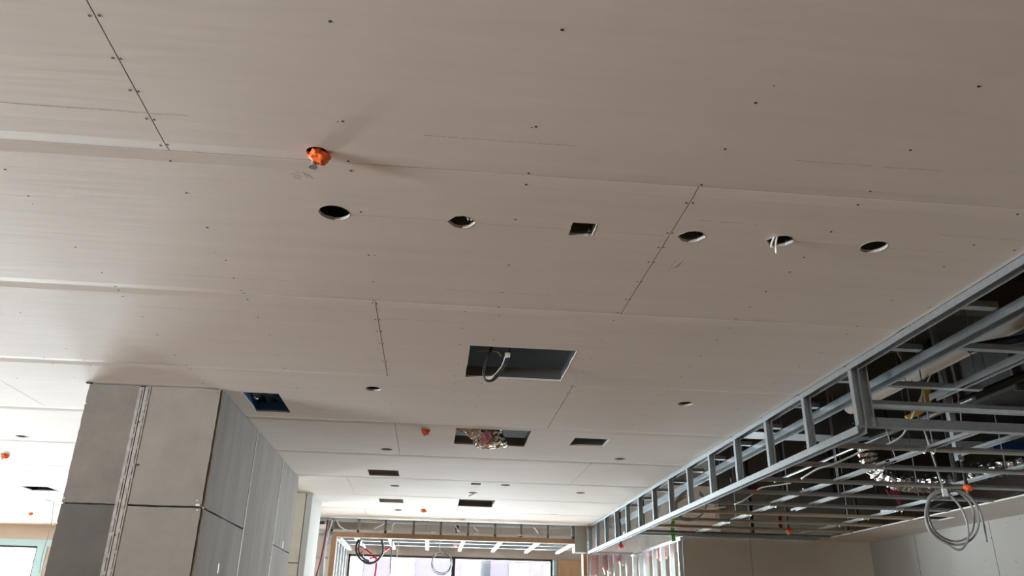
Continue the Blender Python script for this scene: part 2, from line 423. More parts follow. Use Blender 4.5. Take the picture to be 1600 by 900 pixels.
ceil = thing('ceiling', None, None, kind='structure')
TW, TD, TH = 0.055, 0.0045, 0.0125
depsg = None
board_mats = [M['board'], M['core'], M['screw'], M['print'], M['pencil']]
def make_board(x0, x1, y0, y1):
    g = 0.0018
    xa, xb, ya, yb = x0 + g, x1 - g, y0 + (0.0033 if y0 == 2.257 else 0.0022), y1 - (0.0033 if y1 == 2.257 else 0.0022)
    pr = [(ya, ZC + TD), (ya + TW, ZC), (yb - TW, ZC), (yb, ZC + TD), (yb, ZC + TH), (ya, ZC + TH)]
    mb = MB()
    n = len(pr)
    mb.add([(xa, a_, b_) for a_, b_ in pr] + [(xb, a_, b_) for a_, b_ in pr],
           [tuple(range(n)), tuple(range(n, 2 * n))[::-1]] + [((i + 1) % n, i, i + n, (i + 1) % n + n) for i in range(n)], 0)
    mb.m[0] = mb.m[1] = 1
    cuts = [h for h in HOLES if x0 < sum(p[0] for p in h) / len(h) < x1 and y0 < sum(p[1] for p in h) / len(h) < y1]
    o = mb.build('plasterboard', board_mats, ceil)
    if cuts:
        cb = MB()
        for h in cuts:
            c_ = cutter_obj(h)
            cb.add(c_.v, c_.f, 1)
        co = cb.build('cutter', [M['board'], M['core']])
        md = o.modifiers.new('cut', 'BOOLEAN')
        md.operation = 'DIFFERENCE'; md.object = co; md.solver = 'EXACT'
        bpy.context.view_layer.update()
        dg = bpy.context.evaluated_depsgraph_get()
        me = bpy.data.meshes.new_from_object(o.evaluated_get(dg))
        o.modifiers.clear()
        o.data = me
        bpy.data.objects.remove(co)
        while len(me.materials) < 5: me.materials.append(board_mats[len(me.materials)])
        for i_ in range(5): me.materials[i_] = board_mats[i_]
    # screw heads and marks on this board
    ex = MB()
    for p, r_ in screws:
        if x0 < p.x < x1 and y0 < p.y < y1:
            zz = ZC
            dy = min(p.y - y0, y1 - p.y)
            if dy < TW: zz = ZC + TD * (1 - dy / TW)
            ex.disc((p.x, p.y, zz - 0.0008), r_, 0.002, 10, 2)
    for xa_, xb_, y_, h_ in prints:
        if x0 < xa_ < x1 and y0 < y_ < y1:
            zz = ZC + (TD * (1 - min(y_ - y0, y1 - y_) / TW) if min(y_ - y0, y1 - y_) < TW else 0)
            ex.box(xa_, min(xb_, x1), y_ - h_ / 2, y_ + h_ / 2, zz - 0.0004, zz + 0.0006, 3)
    for (ax, ay), (bx, by), h_ in pencils:
        if x0 < (ax + bx) / 2 < x1 and y0 < (ay + by) / 2 < y1:
            d = Vector((bx - ax, by - ay, 0)).normalized()
            nn = Vector((-d.y, d.x, 0)) * h_ / 2
            A, B = Vector((ax, ay, ZC - 0.0004)), Vector((bx, by, ZC - 0.0004))
            up = Vector((0, 0, 0.001))
            ex.add([A - nn, B - nn, B + nn, A + nn, A - nn + up, B - nn + up, B + nn + up, A + nn + up],
                   [(0, 3, 2, 1), (4, 5, 6, 7), (0, 1, 5, 4), (1, 2, 6, 5), (2, 3, 7, 6), (3, 0, 4, 7)], 4)
    for hi_, h in enumerate(HOLES[:7]):
        hx_, hy_ = sum(p[0] for p in h) / len(h), sum(p[1] for p in h) / len(h)
        if not (x0 < hx_ < x1 and y0 < hy_ < y1): continue
        n_ = len(h); vs_ = []
        for (qx, qy) in h:
            dv = Vector((qx - hx_, qy - hy_)); L_ = dv.length
            w_ = 0.0012 + random.random() * 0.003
            o_ = dv * ((L_ + w_) / L_)
            vs_ += [(qx, qy, ZC - 0.0007), (hx_ + o_.x, hy_ + o_.y, ZC - 0.0005), (qx, qy, ZC + 0.001), (hx_ + o_.x, hy_ + o_.y, ZC + 0.001)]
        fs_ = []
        for q in range(n_):
            a_, b_ = 4 * q, 4 * ((q + 1) % n_)
            fs_ += [(a_, a_ + 1, b_ + 1, b_), (a_ + 1, a_ + 3, b_ + 3, b_ + 1)]
        ex.add(vs_, fs_, 1)
    if ex.v:
        bm = bmesh.new(); bm.from_mesh(o.data)
        tmp = bpy.data.meshes.new('tmp'); tmp.from_pydata(ex.v, [], ex.f)
        tmp.polygons.foreach_set('material_index', ex.m)
        bm.from_mesh(tmp); bm.to_mesh(o.data); bm.free(); bpy.data.meshes.remove(tmp)
    return o
for i in range(len(rows) - 1):
    y0, y1 = rows[i], rows[i + 1]
    j = joint0.get(y0, [-0.33, 0.81][i % 2])
    xs = [EX]
    q = j
    while q + 3.6 < EX - 0.3: q += 3.6
    while q > -11.9:
        xs.append(q); q -= 3.6
    xs.append(-11.98)
    yend = y1
    for k in range(len(xs) - 1):
        make_board(xs[k + 1], xs[k], y0, yend)
# ceiling of the left bay continues to the facade
for y0, y1 in ((11.83, 13.03), (13.03, 14.04)):
    make_board(-8.6, -5.0, y0, y1); make_board(-11.98, -8.6, y0, y1); make_board(-5.0, -1.75, y0, y1)

# steel grid that carries the boards, seen through the cut-outs
cg = thing('ceiling_grid', 'galvanised furring channels above the boarded ceiling, glimpsed through its cut-outs', 'ceiling framing')
x = -11.7
k = 0
hx = []
for y_ in [q * 0.6 + 0.76 for q in range(-10, 19)]:
    b = MB()
    # split around the large openings
    segs = [(-11.9, EX - 0.01)]
    for h in HOLES:
        hx0, hx1 = min(p[0] for p in h), max(p[0] for p in h)
        hy0, hy1 = min(p[1] for p in h), max(p[1] for p in h)
        if hy0 - 0.03 < y_ + .02 and y_ - .02 < hy1 + 0.03:
            ns = []
            for a_, b_ in segs:
                if hx1 < a_ or hx0 > b_: ns.append((a_, b_)); continue
                if hx0 - 0.03 > a_: ns.append((a_, hx0 - 0.03))
                if hx1 + 0.03 < b_: ns.append((hx1 + 0.03, b_))
            segs = ns
    for a_, b_ in segs:
        b.prof(cprof(0.05, 0.019), (a_, y_ - 0.025, ZC + TH + 0.001), (b_, y_ - 0.025, ZC + TH + 0.001), (0, 1, 0))
    b.build('furring_channel', M['zinc'], cg)
for (x0, x1, y0, y1) in ((0.14, 0.72, 4.005, 4.59), (0.13, 0.71, 5.93, 6.50), (0.13, 0.71, 9.56, 10.16), (-1.30, -1.06, 5.165, 5.67), (1.07, 1.345, 6.10, 6.38)):
    b = MB()
    zz = ZC + TH + 0.001
    b.box(x0 - 0.06, x0 - 0.003, y0 - 0.06, y1 + 0.06, zz, zz + 0.003); b.box(x0 - 0.006, x0 - 0.003, y0 - 0.06, y1 + 0.06, zz, zz + 0.05)
    b.box(x1 + 0.003, x1 + 0.06, y0 - 0.06, y1 + 0.06, zz, zz + 0.003); b.box(x1 + 0.003, x1 + 0.006, y0 - 0.06, y1 + 0.06, zz, zz + 0.05)
    b.box(x0 - 0.06, x1 + 0.06, y1 + 0.003, y1 + 0.06, zz, zz + 0.003); b.box(x0 - 0.06, x1 + 0.06, y1 + 0.003, y1 + 0.006, zz, zz + 0.06)
    b.box(x0 - 0.06, x1 + 0.06, y0 - 0.06, y0 - 0.003, zz, zz + 0.003); b.box(x0 - 0.06, x1 + 0.06, y0 - 0.006, y0 - 0.003, zz, zz + 0.05)
    b.build('opening_trimmer', M['blue'] if x0 < -1 else M['duct'], cg)
for x_ in (-9.5, -8.3, -7.1, -5.9, -4.7, -3.5, -2.3, -0.9, 0.95, 1.95):
    b = MB().prof(cprof(0.04, 0.02), (x_, -6, ZC + 0.06), (x_, 11.8, ZC + 0.06), (1, 0, 0))
    b.build('main_channel', M['zinc'], cg)

# ------------------------------------------------------------------ big clad column
col = thing('clad_column', 'wide grey-brown cement-board clad column in the left foreground', 'column')
CX0, CX1, CY0, CY1 = -2.225, -1.405, 5.10, 8.41
MB().box(CX0 + 0.03, CX1 - 0.03, CY0 + 0.03, CY1 - 0.03, 0, ZC).build('core', M['dark'], col)
def panel(x0, x1, y0, y1, z0, z1, m, ragged=None):
    """board with slightly chipped edges"""
    b = MB()
    front = abs(x1 - x0) > abs(y1 - y0)
    n = 26
    pts = []
    a0, a1 = (x0, x1) if front else (y0, y1)
    def jit(s): return random.uniform(-s, s)
    r_ = 0.0022
    for k in range(n): pts.append((a0 + jit(ragged[0] if ragged else r_), z0 + (z1 - z0) * k / n))
    for k in range(8): pts.append((a0 + (a1 - a0) * k / 8, z1 + jit(r_)))
    for k in range(n): pts.append((a1 + jit(ragged[1] if ragged else r_), z1 + (z0 - z1) * k / n))
    for k in range(8): pts.append((a1 + (a0 - a1) * k / 8, z0 + jit(r_)))
    N = len(pts)
    if front: vs = [(a_, y0, z_) for a_, z_ in pts] + [(a_, y1, z_) for a_, z_ in pts]
    else: vs = [(x0, a_, z_) for a_, z_ in pts] + [(x1, a_, z_) for a_, z_ in pts]
    b.add(vs, [tuple(range(N)), tuple(range(N, 2 * N))[::-1]] + [(i, (i + 1) % N, (i + 1) % N + N, i + N) for i in range(N)])
    return b.build('cement_panel', m, col)
ZJ = 2.235
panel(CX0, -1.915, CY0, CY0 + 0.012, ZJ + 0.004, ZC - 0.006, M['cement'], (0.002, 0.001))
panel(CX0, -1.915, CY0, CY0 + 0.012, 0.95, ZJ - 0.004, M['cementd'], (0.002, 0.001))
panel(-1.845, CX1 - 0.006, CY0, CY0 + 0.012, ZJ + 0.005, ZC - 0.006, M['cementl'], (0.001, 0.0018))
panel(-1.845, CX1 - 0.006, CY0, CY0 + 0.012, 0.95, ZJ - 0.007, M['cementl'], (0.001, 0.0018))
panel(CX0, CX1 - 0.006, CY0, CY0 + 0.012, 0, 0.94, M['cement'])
# metal joint strips on the front
for xa_, xb_ in ((-1.915, -1.884), (-1.878, -1.845)):
    b = MB()
    zz = 0.9
    while zz < ZC - 0.02:
        h_ = random.uniform(0.05, 0.16)
        z2 = min(zz + h_, ZC - 0.008)
        dd = random.uniform(0.001, 0.005)
        b.box(xa_, xb_, CY0 - 0.002 - dd * .5, CY0 + 0.01, zz, z2)
        b.box(xa_ + 0.006, xb_ - 0.012, CY0 - 0.005 - dd * .5, CY0 + 0.01, zz + 0.01, z2 - 0.01)
        zz = z2
    b.build('joint_strip', M['lath'], col, label='scraped grey metal joint strip')
sb = MB()
for u, v in [(217, 659), (214, 726), (179, 836)]:
    p = at(u, v, y=CY0 - 0.006); sb.tube([p, p + Vector((0, 0.01, 0))], 0.006, 10)
for u, v in [(340, 609), (340, 614)]:
    p = at(u, v, y=CY0 - 0.001); sb.tube([p, p + Vector((0, 0.01, 0))], 0.0035, 8)
sb.build('screw_head', M['screw'], col)
sw = MB()
for u, v in [(89, 817), (69, 885), (100, 778), (308, 782), (308, 797), (134, 630), (93, 796)]:
    p = at(u, v, y=CY0 - 0.001); sw.tube([p, p + Vector((0, 0.01, 0))], 0.0045, 8)
sw.build('filler_dab', M['white'], col, label='white filler dab')
p = at(309, 789, y=CY0 - 0.002)
MB().box(p.x - 0.012, p.x + 0.012, CY0 - 0.004, CY0, p.z - 0.006, p.z + 0.006).build('paper_tag', M['white'], col)
# side panels
ysd = [CY0 + 0.012, 6.275, 7.475, CY1]
for k in range(3):
    ya, yb = ysd[k] + 0.012, ysd[k + 1] - 0.012
    if k == 1:
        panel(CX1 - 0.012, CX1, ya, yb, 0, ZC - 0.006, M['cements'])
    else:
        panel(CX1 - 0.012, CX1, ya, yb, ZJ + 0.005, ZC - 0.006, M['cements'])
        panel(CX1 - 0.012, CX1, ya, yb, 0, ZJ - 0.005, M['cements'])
for k in (1, 2):
    b = MB()
    b.box(CX1 - 0.008, CX1 + 0.003, ysd[k] - 0.008, ysd[k] + 0.008, 0, ZC - 0.01)
    b.build('vertical_bead', M['bead'], col)
b = MB()
pts = []
for k in range(40):
    z_ = ZC - 0.012 - k * 0.075
    pts.append((CX1 + 0.003 + random.uniform(-.0015, .0015), CY0 + 0.022 + random.uniform(-.003, .003), max(z_, 0)))
b.tube(pts, 0.006, 6)
b.build('corner_bead', M['bead'], col)
p = at(341, 888, x=CX1 + 0.001)
MB().box(CX1, CX1 + 0.002, p.y - 0.012, p.y + 0.012, p.z - 0.03, p.z + 0.03).build('paper_tag', M['white'], col)
p = at(442, 851, x=CX1 + 0.001)
MB().box(CX1, CX1 + 0.002, p.y - 0.012, p.y + 0.012, p.z - 0.03, p.z + 0.03).build('paper_tag', M['white'], col)
panel(CX0, CX0 + 0.012, CY0 + 0.02, CY1, 0, ZC - 0.006, M['cement'])
panel(CX0, CX1, CY1 - 0.012, CY1, 0, ZC - 0.006, M['cement'])
# head clip on the left corner
MB().box(CX0 - 0.02, CX0 + 0.02, CY0 - 0.01, CY0 + 0.002, ZC - 0.008, ZC).build('head_clip', M['dark'], col)

col2 = thing('clad_column', 'olive-beige clad column behind the wide one, with a white corner strip', 'column')
MB().box(-2.20, -1.46, 9.50, 10.3, 0, ZC).build('core', M['dark'], col2)
for z0, z1 in ((ZC - 0.76, ZC - 0.004), (0, ZC - 0.77)):
    MB().box(-2.21, -1.475, 9.485, 9.50, z0, z1).build('cement_panel', M['cementy'], col2)
b = MB().box(-1.475, -1.465, 9.475, 9.50, 0, ZC - 0.003)
b.build('dark_edge', M['dark'], col2)
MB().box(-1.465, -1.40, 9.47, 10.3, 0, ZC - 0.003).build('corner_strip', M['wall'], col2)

# ------------------------------------------------------------------ side bulkhead of steel studs
bh = thing('bulkhead_frame', 'ladder-like galvanised stud bulkhead along the right edge of the ceiling', 'bulkhead frame')
BX = EX + 0.003
MB().prof(cprof(0.052, 0.035), (BX, -5.9, ZC + 0.001), (BX, 11.83, ZC + 0.001), (1, 0, 0)).build('top_track', M['zinc'], bh)
MB().prof(cprof(0.052, 0.040), (BX, 4.0, ZL), (BX, 11.83, ZL), (1, 0, 0)).build('bottom_track', M['zinc'], bh)
for k in range(14):
    y_ = 4.02 + 0.6 * k
    if y_ > 11.8: y_ = 11.76
    b = MB().prof([(a_, -q_) for a_, q_ in cprof(0.048, 0.036, lip=0.007)], (BX + 0.002, y_, ZL + 0.003), (BX + 0.002, y_, ZC + 0.004), (1, 0, 0))
    for zz in (ZL + 0.018, ZC - 0.004):
        b.tube([(BX - 0.002, y_ + 0.012, zz), (BX + 0.002, y_ + 0.012, zz)], 0.0045, 8, 1)
    b.build('stud', [M['zinc'], M['screw']], bh)
# doubled corner stud
b = MB().prof([(a_, -q_) for a_, q_ in cprof(0.05, 0.036, lip=0.007)], (BX + 0.055, 4.03, ZL + 0.003), (BX + 0.055, 4.03, ZC + 0.30), (1, 0, 0))
b.build('stud', M['zinc'], bh)
p = at(1143, 757, x=BX)
MB().box(BX - 0.003, BX + 0.05, p.y - 0.006, p.y + 0.006, ZL - 0.002, ZL + 0.045).build('track_joint', M['screw'], bh)

# ------------------------------------------------------------------ high-level ladder framing right of the edge (z of the ceiling)
uf = thing('upper_ceiling_frame', 'open galvanised ceiling framing at board level, to the right of the ceiling edge', 'ceiling framing')
MB().prof(cprof(0.075, 0.045), (2.515, -5.9, ZC), (2.515, 11.7, ZC), (1, 0, 0)).build('main_rail', M['zinc'], uf)
for k in range(24):
    y_ = -4.1 + 0.6 * k + 0.02
    if k > 23: break
    b = MB().prof(cprof(0.045, 0.03), (BX + 0.054, y_, ZC + 0.005), (2.512, y_, ZC + 0.005), (0, 1, 0))
    b.build('cross_channel', M['zinc'], uf)
for y_ in (1.3, 1.9, 2.5, 3.09, 3.66, 4.36):
    x1 = 5.2 if y_ < 4 else 3.28
    b = MB().prof(cprof(0.045, 0.03), (2.592, y_, ZC + 0.005), (x1, y_, ZC + 0.005), (0, 1, 0))
    b.build('cross_channel', M['zinc'], uf)
MB().prof(cprof(0.05, 0.04), (3.10, -2.0, ZC + 0.04), (3.10, 4.63, ZC + 0.04), (1, 0, 0)).build('main_channel', M['zincw'], uf)
for x_, y_ in ((2.55, 2.2), (2.55, 3.4), (2.55, 4.6), (2.55, 5.8), (2.55, 7.0), (2.55, 8.2), (2.55, 9.4), (3.13, 3.0), (3.13, 4.2), (3.2, 5.0)):
    MB().tube([(x_, y_, ZC + 0.01), (x_, y_, SLAB)], 0.004, 6).build('hanger_rod', M['zincw'], uf)
# lower ceiling grid
lg = thing('lower_ceiling_grid', 'open grid of galvanised channels hung over the right-hand room', 'ceiling framing')
MB().prof(cprof(0.05, 0.05), (BX + 0.055, 4.0, ZL), (4.62, 4.0, ZL), (0, 1, 0)).build('end_track', M['zinc'], lg)
MB().prof([(-.018, -.018), (.018, -.018), (.024, .0), (.018, .024), (-.018, .024), (-.024, 0)], (BX + 0.05, 4.04, 2.765), (4.9, 4.04, 2.765), (0, 1, 0)).build('high_channel', M['zinc'], lg)
def rounded(w_, h_, n=6):
    return [(-w_ / 2, h_ * .35), (-w_ / 2 + .006, h_), (w_ / 2 - .006, h_), (w_ / 2, h_ * .35), (w_ / 2 - .008, 0), (-w_ / 2 + .008, 0)]
for k, y_ in enumerate([4.55, 5.14, 5.75, 6.33, 6.94, 7.53, 8.12, 8.71, 9.26]):
    b = MB().prof(rounded(0.05, 0.028), (BX + 0.056, y_, ZL + 0.002), (4.64, y_, ZL + 0.002), (0, 1, 0))
    b.build('cross_channel', M['brass'] if k in (5, 6, 7) else M['zincd'], lg)
MB().box(BX, 4.62, 9.50, 9.56, ZL, ZL + 0.03).build('end_channel', M['zinc'], lg)
for x_, y0, y1, z_ in ((2.98, 4.05, 5.0, 2.665), (2.98, 4.95, 7.0, 2.668), (3.04, 6.9, 9.5, 2.666), (3.33, 5.9, 7.3, 2.668), (3.37, 4.05, 4.85, 2.70), (4.10, 5.1, 6.0, 2.72), (4.15, 6.1, 7.2, 2.668), (4.22, 7.1, 9.5, 2.668)):
    b = MB().prof(cprof(0.050, 0.018), (x_ - .025, y0, z_), (x_ - .025, y1, z_), (1, 0, 0))
    b.build('main_channel', M['zincw'], lg)
for x_, y_ in ((2.98, 4.5), (2.98, 5.7), (2.98, 6.6), (3.04, 8.0), (3.33, 6.4), (4.1, 5.4), (4.15, 6.6), (4.22, 8.0)):
    MB().tube([(x_, y_, 2.68), (x_ + 0.02, y_, SLAB)], 0.004, 6).build('hanger_rod', M['zincw'], lg)
for y_ in (4.55, 5.14, 6.94, 7.53, 8.12):
    for x_ in (2.95, 3.01, 4.12, 4.18):
        MB().tube(bez([(x_, y_ - 0.03, 2.65), (x_, y_, 2.625), (x_, y_ + 0.03, 2.65)], 4), 0.004, 6).build('wire_clip', M['zincw'], lg)

# white plasterboard margin of the lower ceiling, with a small hatch cut in it
b = MB()
pr = rect(4.63, 4.88, 7.25, 7.50)
for (a0, a1, c0, c1) in ((4.62, RX, -2, 7.25), (4.62, RX, 7.50, RY), (4.88, RX, 7.25, 7.50), (4.62, 4.64, 7.25, 7.50)):
    b.box(a0, a1, c0, c1, ZL - 0.001, ZL + 0.0115)
b.build('ceiling_margin', M['board'], kind='structure')

# ------------------------------------------------------------------ header framing and timber lining at the far end
hd = thing('header_frame', 'short-studded galvanised header over the wide far opening', 'header frame')
HY = 11.85
MB().prof(cprof(0.05, 0.035), (-1.72, HY + 0.055, ZC + 0.002), (2.05, HY + 0.055, ZC + 0.002), (0, -1, 0)).build('top_track', M['zinc'], hd)
MB().box(-1.62, 2.05, HY, HY + 0.05, 2.80, 2.835).build('bottom_track', M['zincw'], hd)
for x_ in (-1.43, -1.06, -0.68, -0.28, 0.11, 0.50, 0.89, 1.27, 1.66, 2.03):
    b = MB().prof(cprof(0.032, 0.05), (x_ - .016, HY, 2.80), (x_ - .016, HY, ZC + 0.01), (1, 0, 0))
    b.build('stud', M['duct'], hd)  # darker steel than the tracks: backlit shade put into the stud colour
for x_ in (-1.25, -0.62, 0.0, 0.62, 1.25):
    MB().box(x_ - .03, x_ + .03, HY - 0.002, HY + 0.06, 2.826, 2.84).build('packer', M['white'], hd)
tl = thing('timber_lining', 'brown timber lining around the wide far opening', 'timber lining')
MB().box(-1.40, 2.05, HY - 0.01, HY + 0.12, 2.735, 2.80).build('head', M['timber'], tl)
MB().box(-1.42, -1.35, HY - 0.01, HY + 0.12, 0, 2.735).build('jamb', M['timber'], tl)
MB().box(2.17, 2.22, HY - 0.03, HY + 0.12, 0, 2.60).build('jamb', M['timber'], tl)
MB().box(2.05, EX - 0.002, HY - 0.02, HY + 0.2, 2.62, ZC + 0.01).build('wall_pier', M['wall'], kind='structure')

# left end: studs, cables and open framing beside the opening
le = thing('stud_partition', 'galvanised stud partition left of the timber-lined opening', 'stud partition')
for x_ in (-2.6, -2.2, -1.95, -1.80, -1.66, -1.52):
    b = MB().prof(cprof(0.06, 0.05), (x_ - .03, HY + 0.06, 0), (x_ - .03, HY + 0.06, ZC + 0.6), (1, 0, 0))
    b.build('stud', M['zinc'], le)
MB().box(-2.7, -1.45, HY + 0.05, HY + 0.11, 2.44, 2.47).build('nogging', M['zinc'], le)
MB().box(-1.66, -1.50, HY + 0.02, HY + 0.07, 2.83, 2.90).build('bracket', M['white'], le)
for k, (pts, r_, m_, lb) in enumerate([
        ([(512, 812), (507, 845), (500, 880), (494, 900)], 0.012, 'dkred', 'dark red cable drooping beside the left timber jamb'),
        ([(520, 812), (512, 840), (507, 870), (505, 900)], 0.007, 'white', 'thin white cable drooping beside the left timber jamb'),
        ([(526, 813), (531, 822), (537, 826)], 0.008, 'white', 'short white cable stub above the left end of the timber head')]):
    MB().tube(bez([at(u, v, y=HY - 0.03) for u, v in pts], 5), r_, 8).build('cable', M[m_], smooth=True, label=lb, cat='cable')
lp = thing('stud_partition', 'bright stud partition running away behind the left timber jamb', 'stud partition')
for k, y_ in enumerate((12.1, 12.5, 12.9, 13.3, 13.7)):
    b = MB().prof(cprof(0.045, 0.05), (-1.38, y_, 0), (-1.38, y_, 2.72), (0, 1, 0))
    b.build('stud', M['zincw'], lp)
MB().box(-1.39, -1.32, 12.0, 13.9, 2.72, 2.76).build('top_track', M['zincw'], lp)

# bright channels of the next bay
nb = thing('far_ceiling_grid', 'row of bright white metal channels hung beyond the timber-lined opening', 'ceiling framing')
for x_ in (-1.12, -0.63, -0.08, 0.455, 1.01, 1.57, 2.1):
    b = MB().box(x_ - .026, x_ - 0.004, 11.98, 13.9, 2.755, 2.785).box(x_ + .004, x_ + .026, 11.98, 13.9, 2.755, 2.785).box(x_ - .004, x_ + .004, 11.98, 13.9, 2.765, 2.785)
    b.build('channel', M['white'], nb)
for y_ in (12.35, 12.95, 13.55):
    MB().prof(cprof(0.06, 0.04), (-1.7, y_, 2.79), (2.9, y_, 2.79), (0, 1, 0)).build('cross_rail', M['zinc'], nb)
for x_, y_ in ((-1.12, 12.4), (-0.08, 13), (1.01, 12.4), (1.57, 13.0), (0.455, 13.6)):
    MB().tube([(x_, y_, 2.78), (x_, y_, SLAB)], 0.006, 6).build('hanger_rod', M['zincw'], nb)

# ------------------------------------------------------------------ windows
def window(name, x0, x1, mulls, fm='frame', fwid=0.05):
    o = MB()
    o.box(x0, x1, FACADE + 0.02, FACADE + 0.12, HEAD - fwid, HEAD)
    o.box(x0, x0 + fwid, FACADE + 0.02, FACADE + 0.12, 0, HEAD)
    o.box(x1 - fwid, x1, FACADE + 0.02, FACADE + 0.12, 0, HEAD)
    for m_ in mulls:
        o.box(m_ - 0.03, m_ + 0.03, FACADE + 0.0, FACADE + 0.12, 0, HEAD)
    o.box(x0, x1, FACADE + 0.02, FACADE + 0.12, 0, 0.06)
    w_ = o.build(name, M[fm], kind='structure')
    MB().box(x0 + 0.02, x1 - 0.02, FACADE + 0.065, FACADE + 0.071, 0.02, HEAD - 0.02).build('window_glass', M['glass'], w_)
    return w_
window('window_1', -11.4, -6.31, [-8.8])
window('window_2', -5.2, -3.7, [])
window('window_3', -1.38, 2.05, [0.37], fwid=0.035)
window('window_4', 4.6, 6.6, [])  # added window, out of view, lights the space behind the rear wall
for k, (y0, y1) in enumerate(LWINS):
    o = MB()
    o.box(LX - 0.12, LX - 0.02, y0, y1, HEAD - 0.05, HEAD).box(LX - 0.12, LX - 0.02, y0, y0 + 0.05, 0, HEAD).box(LX - 0.12, LX - 0.02, y1 - 0.05, y1, 0, HEAD)
    o.build('window_%d' % (5 + k), M['frame'], kind='structure')
# pale blue protective film round the left window
b = MB()
b.box(-8.9, -6.1, FACADE - 0.012, FACADE - 0.004, 2.66, 2.76)
b.box(-6.33, -6.18, FACADE - 0.014, FACADE - 0.004, 0, 2.66)
b.build('protective_film', M['pblue'], label='pale blue protective film taped round the far left window', cat='protective film')
MB().tube(bez([at(84, 782, y=10.5), at(80, 820, y=10.5), at(66, 868, y=10.5), at(62, 895, y=10.5)], 5), 0.005, 6).build(
    'cable', M['greyc'], label='thin wire hanging from the ceiling just left of the wide column', cat='cable')
MB().box(2.15, 2.62, FACADE - 0.04, FACADE - 0.005, 0, 2.67).build('plywood_panel', M['ply'], label='brown plywood sheet right of the far window', cat='panel')
MB().box(2.06, 2.10, FACADE - 0.03, FACADE - 0.005, 0, 2.66).build('protective_film', M['pblue'], label='blue film strip along the right edge of the far window', cat='protective film')

# buildings outside
bd = thing('brick_building', 'pale mauve brick building seen through the left half of the far window', 'building')
MB().box(-4.2, 1.1, 30, 38, -4, 4.55).build('wall', M['brick'], bd)
MB().box(-4.4, 1.3, 29.8, 38.2, 4.55, 4.8).build('parapet', M['render'], bd)
for x_ in (-3.2, -1.4):
    MB().box(x_, x_ + 0.8, 29.94, 30.02, 2.6, 3.9).build('window', M['render'], bd)
bd2 = thing('brick_building', 'pale brick building seen through the right half of the far window', 'building')
MB().box(2.2, 5.5, 31, 40, -4, 4.45).build('wall', M['brick'], bd2)
for x_ in (2.9, 4.2):
    MB().box(x_, x_ + 0.7, 30.94, 31.02, 2.5, 3.8).build('window', M['render'], bd2)
bd3 = thing('rendered_building', 'white rendered building outside, across the middle of the far window', 'building')
MB().box(-9, 9, 44, 50, -4, 6.6).build('wall', M['render'], bd3)
MB().box(0.7, 1.1, 43.9, 44.05, 5.4, 5.9).build('vent', M['greyc'], bd3)

# ------------------------------------------------------------------ right-hand stud partitions with insulation
sp = thing('stud_partition', 'low-lit stud partition closing the far end under the side bulkhead', 'stud partition')
MB().box(2.24, 2.90, 11.78, 11.84, ZL - 0.03, ZL).build('top_track', M['zincw'], sp)
for x_ in (2.27, 2.42, 2.53, 2.62, 2.71, 2.80):
    MB().prof(cprof(0.022, 0.05), (x_ - .01, 11.78, 0), (x_ - .01, 11.78, ZL - 0.03), (1, 0, 0)).build('stud', M['zincw'], sp)
sp2 = thing('stud_partition', 'bright stud partition running toward the grey rear wall at right', 'stud partition')
MB().prof([(0, 0), (.06, 0), (.06, .035), (0, .035)], (2.89, 9.45, ZL - 0.02), (2.89, 11.9, ZL - 0.02), (1, 0, 0)).build('top_track', M['zincw'], sp2)
for k, y_ in enumerate((11.85, 11.5, 11.15, 10.75, 10.35, 9.95, 9.6)):
    MB().box(2.90, 2.95, y_ - 0.02, y_ + (0.10 if k == 2 else 0.02), 0, ZL - 0.02).build('stud', M['zincw'], sp2)
for k, (x0, x1, y0, y1, z0, z1) in enumerate(((2.25, 2.40, 11.86, 11.93, 2.30, 2.60), (2.44, 2.60, 11.86, 11.93, 2.38, 2.60), (2.63, 2.78, 11.86, 11.93, 2.48, 2.60),
                                              (2.97, 3.03, 10.5, 10.9, 2.50, 2.62), (2.97, 3.03, 9.62, 9.9, 2.50, 2.66))):
    b = MB()
    nx = 6
    top = [(x0 + (x1 - x0) * i / nx, z1) for i in range(nx + 1)]
    bot = [(x0 + (x1 - x0) * i / nx, z0 + random.uniform(-.05, .06)) for i in range(nx, -1, -1)]
    pts = top + bot; N = len(pts)
    b.add([(a_, y0, c_) for a_, c_ in pts] + [(a_, y1, c_) for a_, c_ in pts],
          [tuple(range(N)), tuple(range(N, 2 * N))[::-1]] + [(i, (i + 1) % N, (i + 1) % N + N, i + N) for i in range(N)])
    b.build('insulation_batt', M['pink'], label=['pink insulation batt hanging left-most behind the far low studs', 'pink insulation batt in the middle of the far low studs',
            'short pink insulation batt at the right of the far low studs', 'pink insulation tucked in the bright partition, halfway along',
            'pink insulation at the near end of the bright partition, by the grey wall'][k], cat='insulation', group='pink insulation batts')
b = MB()
nx = 10
vs = []
for i in range(nx + 1):
    for j in range(6):
        vs.append((2.3 + 1.3 * i / nx, 12.05 + random.uniform(-.03, .03), 2.62 + 1.38 * j / 5))
fs = [(i * 6 + j, (i + 1) * 6 + j, (i + 1) * 6 + j + 1, i * 6 + j + 1) for i in range(nx) for j in range(5)]
vs2 = [(x_, y_ + 0.04, z_) for x_, y_, z_ in vs]
b.add(vs, fs); b.add(vs2, [f[::-1] for f in fs])
b.build('insulation_sheet', M['paleins'], label='crinkled pale foil-faced insulation sheet high behind the right partitions', cat='insulation')
b = MB()
pts = [(1046, 803), (1054, 803), (1055, 815), (1053, 822), (1056, 845), (1050, 846), (1047, 822), (1050, 812)]
P3 = [at(u, v, y=9.46) for u, v in pts]; N = len(P3)
